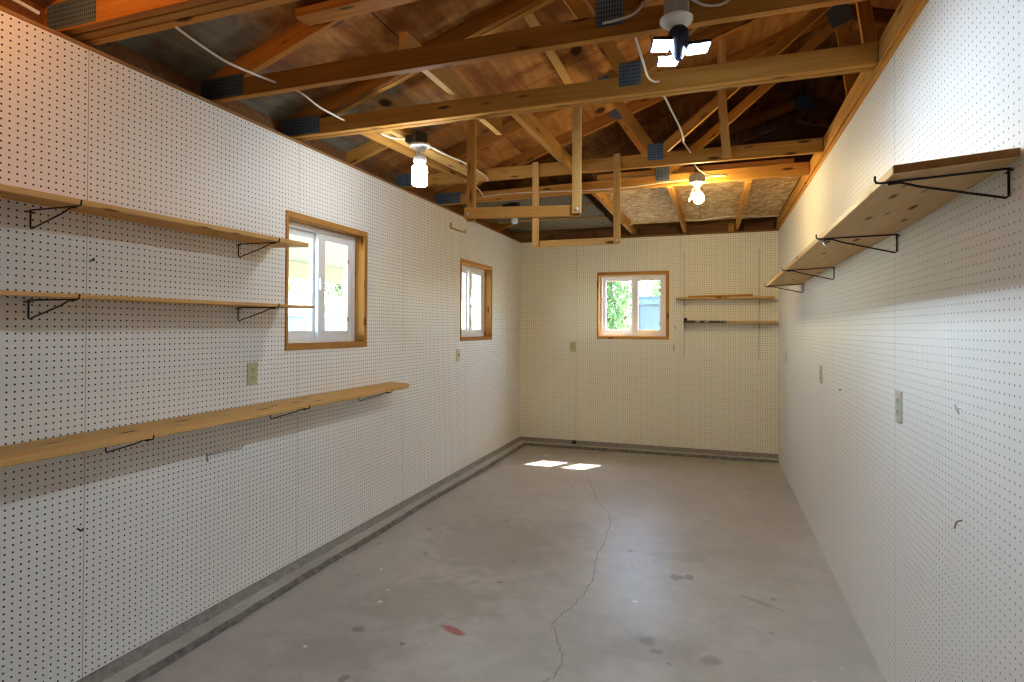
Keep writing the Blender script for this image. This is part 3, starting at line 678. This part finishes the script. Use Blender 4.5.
for y, d in ((-5.265, 'at its front end'), (-4.372, 'second from its front end'), (-3.14, 'third from its front end'), (-1.887, 'nearest the back wall')):
    zw_, dr_ = {-5.265: (1.8355, .0155), -4.372: (1.8165, .0055), -3.14: (1.8145, .0115), -1.887: (1.8130, .0165)}[y]
    wire_bracket('R', y, zw_, 'black wire bracket under the right shelf, ' + d, GBR, d=.280, leg=.072, droop=dr_)

# back wall: slotted rails with two shelves
GR = 'slotted rails on the back wall'
t = NT('slotted rail'); x = t.xyz(t.obj()); fv = t.math('FRACT', t.math('DIVIDE', t.math('ADD', x[2], 5.), .016))
sl = t.math('MULTIPLY', t.math('LESS_THAN', t.math('ABSOLUTE', x[0]), .0025), t.math('LESS_THAN', t.math('ABSOLUTE', t.math('SUBTRACT', fv, .5)), .33))
t.col(t.mix(sl, (.75, .73, .68), (.10, .09, .08))); t.rough(.5); M['rail'] = t.m
for X, d in ((1.978, 'left slotted metal rail on the back wall, beside the window'), (2.773, 'right slotted metal rail on the back wall, near the corner')):
    bm = bmesh.new(); prism(bm, [(-.009, 0), (.009, 0), (.009, -.013), (.0055, -.013), (.0055, -.010), (-.0055, -.010), (-.0055, -.013), (-.009, -.013)], -.609, .609)
    tag(link('wall_rail', bm, M['rail'], mw=Matrix.Translation((X, 0, 1.728))), d, 'shelf rail', GR)
GA = 'metal arms on the back wall rails'
for X, z, d in ((1.985, 1.783, 'upper metal arm on the rail beside the window'), (2.773, 1.783, 'upper metal arm on the rail near the corner'), (1.985, 1.518, 'lower metal arm on the rail beside the window'), (2.773, 1.518, 'lower metal arm on the rail near the corner')):
    bm = bmesh.new(); prism(bm, [(-.013, z), (-.013, z-.075), (-.03, z-.06), (-.10, z-.022), (-.20, z-.012), (-.205, z)], X-.003, X+.003, axis=0)
    tag(link('rail_arm', bm, M['steel_grey']), d, 'shelf bracket', GA)
GBS = 'shelf boards on the back wall rails'
tag(board('shelf_board', (1.90, -.115, 1.793), (2.915, -.115, 1.793), .19, .020, M['shelf'], up=(0, 1, 0)), 'upper shelf board on the back wall rails', 'shelf', GBS)
tag(board('shelf_board', (1.975, -.115, 1.529), (2.945, -.115, 1.529), .19, .021, M['shelf'], up=(0, 1, 0)), 'lower shelf board on the back wall rails', 'shelf', GBS)
tag(board('loose_board', (2.03, -.13, 1.8115), (2.70, -.13, 1.8235), .10, .016, M['jamb'], up=(0, 1, 0)), 'loose thin board lying on the upper back shelf', 'board')
r = thing('handle_rod', (1.985, -.215, 1.54), 'slim black rod with pale bands in front of the lower back shelf', 'rod')
bm = bmesh.new(); tube(bm, [(1.985, -.226, 1.533), (2.43, -.226, 1.530)], .0125, 10); link('shaft', bm, M['rod'], r, smooth=True)
for a, b in ((2.11, 2.155), (2.205, 2.25), (2.372, 2.380), (2.40, 2.42)):
    bm = bmesh.new(); tube(bm, [(a, -.226, 1.5322), (b, -.226, 1.5316)], .0130, 10); link('band', bm, M['steel_grey'], r, smooth=True)
bm = bmesh.new(); lathe(bm, [(0, -.02), (.014, -.016), (.022, 0), (.014, .016), (0, .02)], (2.005, -.222, 1.556)); link('knob', bm, M['rod'], r, smooth=True)

# ------------------------------------------------------------------ outlets, switches
def plate(T, label, cat, mat='almond', switch=False, group='almond wall plates'):
    r = thing('wall_switch' if switch else 'wall_outlet', T.translation, label, cat, group)
    def put(nm, bm, m, par, bev=0):
        for v in bm.verts: v.co = T @ v.co
        return link(nm, bm, M[m], par, bevel=bev)
    put('cover_plate', B(-.036, .036, -.006, 0, -.0585, .0585), mat, r, .002)
    if switch:
        put('toggle', B(-.006, .006, -.018, -.005, -.004, .014), 'almond_pale', r, .002)
        for z in (-.03, .03): put('screw', B(-.003, .003, -.0075, -.005, z-.003, z+.003), 'steel_grey', r)
    else:
        for z in (-.021, .021):
            f = put('receptacle', B(-.0165, .0165, -.009, -.005, z-.014, z+.014), 'almond_pale' if mat == 'almond_pale' else mat, r, .003)
            bm = bmesh.new(); box(bm, -.008, -.0055, -.0095, -.0085, z-.004, z+.007); box(bm, .0055, .008, -.0095, -.0085, z-.004, z+.007); box(bm, -.0025, .0025, -.0095, -.0085, z-.011, z-.006); put('slot', bm, 'slot', f)
        put('screw', B(-.003, .003, -.0075, -.005, -.003, .003), 'steel_grey', r)
def onleft(y, z): return Matrix(((0, -1, 0, 0), (1, 0, 0, y), (0, 0, 1, z), (0, 0, 0, 1)))
def onright(y, z): return Matrix(((0, 1, 0, W), (-1, 0, 0, y), (0, 0, 1, z), (0, 0, 0, 1)))
plate(onleft(-4.502, 1.203), 'almond outlet on the left wall between the shelves and window', 'outlet')
plate(onleft(-1.888, 1.190), 'almond switch plate on the left wall below the far window', 'switch', switch=True)
plate(Matrix.Translation((.678, 0, 1.224)), 'almond outlet on the back wall left of the small window', 'outlet')
plate(onright(-4.39, 1.160), 'pale outlet on the right wall nearest the camera', 'outlet', 'almond_pale')
plate(onright(-2.69, 1.156), 'middle one of the three wall plates on the right wall', 'outlet', 'almond_pale')
plate(onright(-.71, 1.180), 'farthest wall plate on the right wall, by the back corner', 'outlet', 'almond_pale')

# ------------------------------------------------------------------ pegboard hooks
def hook(pts, mat, label, r=.003, cat='hook', group='pegboard hooks'):
    bm = bmesh.new(); tube(bm, smoothpath(pts, 4), r); return tag(link('peg_hook', bm, M[mat], smooth=True), label, cat, group)
hook([(-.004, -1.745, 2.415), (.006, -1.745, 2.400), (.010, -1.76, 2.383), (.012, -1.79, 2.378), (.012, -2.05, 2.376), (.014, -2.09, 2.382), (.02, -2.105, 2.40), (.024, -2.11, 2.415)], 'steel_brass', 'brass coloured wire hook high on the left wall above the far window', .0075)
hook([(-.003, -4.785, .838), (.006, -4.785, .831), (.012, -4.77, .834), (.012, -4.71, .832), (.02, -4.64, .830), (.04, -4.615, .833), (.05, -4.61, .850)], 'steel_grey', 'grey wire hook on the left wall below the lowest shelf', .0028)
hook([(.0, -4.785, .831), (.004, -4.785, .808), (.006, -4.787, .799)], 'steel_grey', 'small grey peg below the grey wire hook on the left wall', .004)
hook([(-.003, -5.385, .672), (.02, -5.385, .666), (.03, -5.385, .675)], 'steel_black', 'tiny black hook low on the left wall beside a panel seam', .003)
hook([(-.003, -5.345, 1.709), (.012, -5.345, 1.707), (.016, -5.345, 1.715)], 'steel_black', 'tiny black peg between the top and middle left shelves', .0035)
hook([(1.884, .003, 1.472), (1.884, -.02, 1.468), (1.890, -.034, 1.452), (1.876, -.034, 1.487)], 'steel_grey', 'small grey hook on the back wall between window and rail', .0045)
hook([(1.868, -.004, 1.262), (1.868, -.008, 1.23), (1.868, -.004, 1.20)], 'steel_grey', 'small upright grey hook on the back wall below the window corner', .005)
hook([(W+.003, -4.968, 1.225), (W-.012, -4.975, 1.226), (W-.014, -4.995, 1.214), (W-.02, -4.985, 1.238)], 'vinyl', 'small white hook on the right wall beside the near outlet', .0025)
hook([(W+.003, -4.974, .910), (W-.012, -4.974, .905), (W-.018, -4.974, .885)], 'steel_grey', 'small grey hook low on the right wall', .0025)
hook([(W+.003, -3.315, 1.118), (W-.010, -3.315, 1.115)], 'steel_grey', 'small grey peg between two outlets on the right wall', .004)
hook([(W-.250, -4.28, 1.8130), (W-.246, -4.30, 1.806), (W-.239, -4.31, 1.790), (W-.229, -4.32, 1.784)], 'silver', 'silver clip at the tip of the right shelf\'s second bracket', .003)
tag(link('black_block', B(.672, .724, -.022, .004, .046, .086), M['box_black'], bevel=.004), 'small black block on the curb at the foot of the back wall', 'block')

# ------------------------------------------------------------------ outdoors
structure(link('ground', B(-30, 30, -30, 40, -.30, -.125), M['yard'], mw=I4))
pr = thing('patio_roof', (-2.6, -1.5, 2.3), 'cream white patio roof seen through the left windows', 'patio roof')
link('roof_panel', B(-4.9, -.56, -5.5, 9.0, 2.62, 2.70), M['cream'], pr)
link('beam', B(-4.9, -4.74, -5.5, 9.0, 2.33, 2.62), M['cream'], pr)
for y in (-3.2, .3, 4.6, 8.6): link('post', B(-4.88, -4.76, y-.06, y+.06, -.125, 2.33), M['white_paint'], pr)
rl = thing('patio_railing', (-5.4, 3., -.1), 'pale railing beyond the patio roof', 'railing')
link('top_rail', B(-5.43, -5.37, 2.6, 12, 1.86, 1.93), M['rail_grey'], rl); link('bottom_rail', B(-5.42, -5.38, 2.6, 12, .10, .14), M['rail_grey'], rl)
b0 = link('baluster', B(-5.41, -5.39, 2.65, 2.67, .14, 1.86), M['rail_grey'], rl)
for i in range(1, 64):
    b = b0.copy(); C.objects.link(b); b.location.y += i*.145
yw = thing('yard_wall', (-7.1, 5., -.125), 'white yard wall with a pale blue lower part beyond the railing', 'wall')
link('wall_top', B(-7.16, -7.0, -2, 17, 1.72, 2.27), M['white_paint'], yw); link('wall_base', B(-7.14, -7.02, -2, 17, -.125, 1.72), M['blue_base'], yw)
fn = thing('privacy_fence', (2.4, 4., -.125), 'pale blue grey board fence outside the back window', 'fence')
bm = bmesh.new()
for i in range(24): box(bm, .98+i*.15, .98+i*.15+.1495, 4.0, 4.02, -.1, 2.06)
link('fence_panel', bm, M['fence'], fn); link('fence_rail', B(.96, 4.6, 3.95, 4.0, 1.9, 2.0), M['fence'], fn); link('fence_post', B(.90, .99, 3.96, 4.06, -.125, 2.12), M['fence'], fn)
def tree(x, y, h, rad, seed, label, n=1500):
    random.seed(seed)
    r = thing('leafy_tree', (x, y, -.125), label, 'tree', 'trees in the yard')
    bm = bmesh.new(); tube(bm, smoothpath([(x, y, -.15), (x+.05, y, h*.25), (x-.05, y+.1, h*.5), (x, y, h*.85)], 4), .09)
    for k in range(6):
        a = k*1.1; z = h*(.3+.09*k); tube(bm, [(x, y, z), (x+math.cos(a)*rad*.5, y+math.sin(a)*rad*.5, z+.35), (x+math.cos(a)*rad*.8, y+math.sin(a)*rad*.8, z+.5)], .03, 6)
    link('trunk', bm, M['bark'], r, smooth=True)
    bm = bmesh.new()
    cl = [(Vector((random.gauss(0, .42)*rad, random.gauss(0, .42)*rad, h*(.12+.88*random.random()**.9))), .25+.3*random.random()) for _ in range(42)]
    for i in range(n):
        c, s = random.choice(cl); p = Vector((x, y, 0))+c+Vector((random.gauss(0, 1), random.gauss(0, 1), random.gauss(0, .8)))*s*.6
        d = Vector((random.gauss(0, 1), random.gauss(0, 1), random.gauss(0, 1))).normalized(); e = d.orthogonal().normalized()
        L = .06+.06*random.random(); w = L*.38; up = d.cross(e)*L*.14
        v = [bm.verts.new(q) for q in (p-d*L, p+e*w+up, p+d*L, p-e*w+up)]; bm.faces.new((v[0], v[1], v[2])); bm.faces.new((v[0], v[2], v[3]))
    link('foliage', bm, M['leaf'], r)
tree(-.05, 7.0, 4.6, .75, 1, 'sunny tree filling the left pane of the back window', 5000)
tree(-2.2, 10.4, 5.0, 1.1, 2, 'tree farther left behind the back window', 2500)
tree(1.3, 10.4, 5.4, 1.0, 3, 'tree rising behind the pale fence', 5000)
tree(-9.6, 9.6, 4.0, .8, 4, 'tree above the yard wall through the larger left window', 1800)
tree(-9.9, 7.2, 3.0, .7, 5, 'shorter tree above the yard wall, left of its neighbour through the larger left window', 1800)
tree(-9.0, 17.2, 3.9, 1.3, 6, 'tree seen through the far left window', 1800)
tree(-6.0, 21.5, 4.4, 1.5, 8, 'distant tree beyond the far left window', 1500)
random.seed(3)

# ------------------------------------------------------------------ light and camera
sun = bpy.data.lights.new('sun', 'SUN'); sun.energy = 17.; sun.angle = math.radians(.6); sun.color = (1, .95, .87)
so = bpy.data.objects.new('sun', sun); C.objects.link(so)
so.rotation_euler = Vector((-.335, -.59, -1.)).to_track_quat('-Z', 'Y').to_euler()
wd = bpy.data.worlds.new('sky'); bpy.context.scene.world = wd; wd.use_nodes = True
n = wd.node_tree.nodes; sk = n.new('ShaderNodeTexSky'); sk.sky_type = 'NISHITA'; sk.sun_disc = False; sk.sun_elevation = math.radians(54); sk.sun_rotation = math.radians(32)
wd.node_tree.links.new(sk.outputs[0], n['Background'].inputs[0]); n['Background'].inputs[1].default_value = 2.0

cam = bpy.data.cameras.new('camera'); co = bpy.data.objects.new('camera', cam); C.objects.link(co)
f = 580.66; cam.sensor_width = 36.; cam.lens = f/1024*36.; cam.shift_y = -17.5265/1024; cam.clip_start = .02
yaw, pitch, roll = .33504, .00848, .00449
Fw = Vector((-math.sin(yaw), math.cos(yaw), 0)); Rt = Vector((math.cos(yaw), math.sin(yaw), 0)); Up = Vector((0, 0, 1))
Fw, Up = math.cos(pitch)*Fw+math.sin(pitch)*Up, -math.sin(pitch)*Fw+math.cos(pitch)*Up
Rt, Up = math.cos(roll)*Rt+math.sin(roll)*Up, -math.sin(roll)*Rt+math.cos(roll)*Up
m = Matrix((Rt, Up, -Fw)).transposed().to_4x4(); m.translation = (2.30578, -6.94910, 1.44781); co.matrix_world = m
sc = bpy.context.scene; sc.camera = co
sc.view_settings.view_transform = 'Standard'; sc.view_settings.look = 'None'; sc.view_settings.gamma = 1.; sc.view_settings.use_curve_mapping = False
sc.view_settings.exposure = .88
sc.cycles.max_bounces = 10; sc.cycles.diffuse_bounces = 6; sc.cycles.use_denoising = True; sc.cycles.denoising_input_passes = 'RGB_ALBEDO_NORMAL'; sc.cycles.denoising_prefilter = 'NONE'; sc.cycles.filter_width = 1.2; sc.cycles.sample_clamp_indirect = 6.
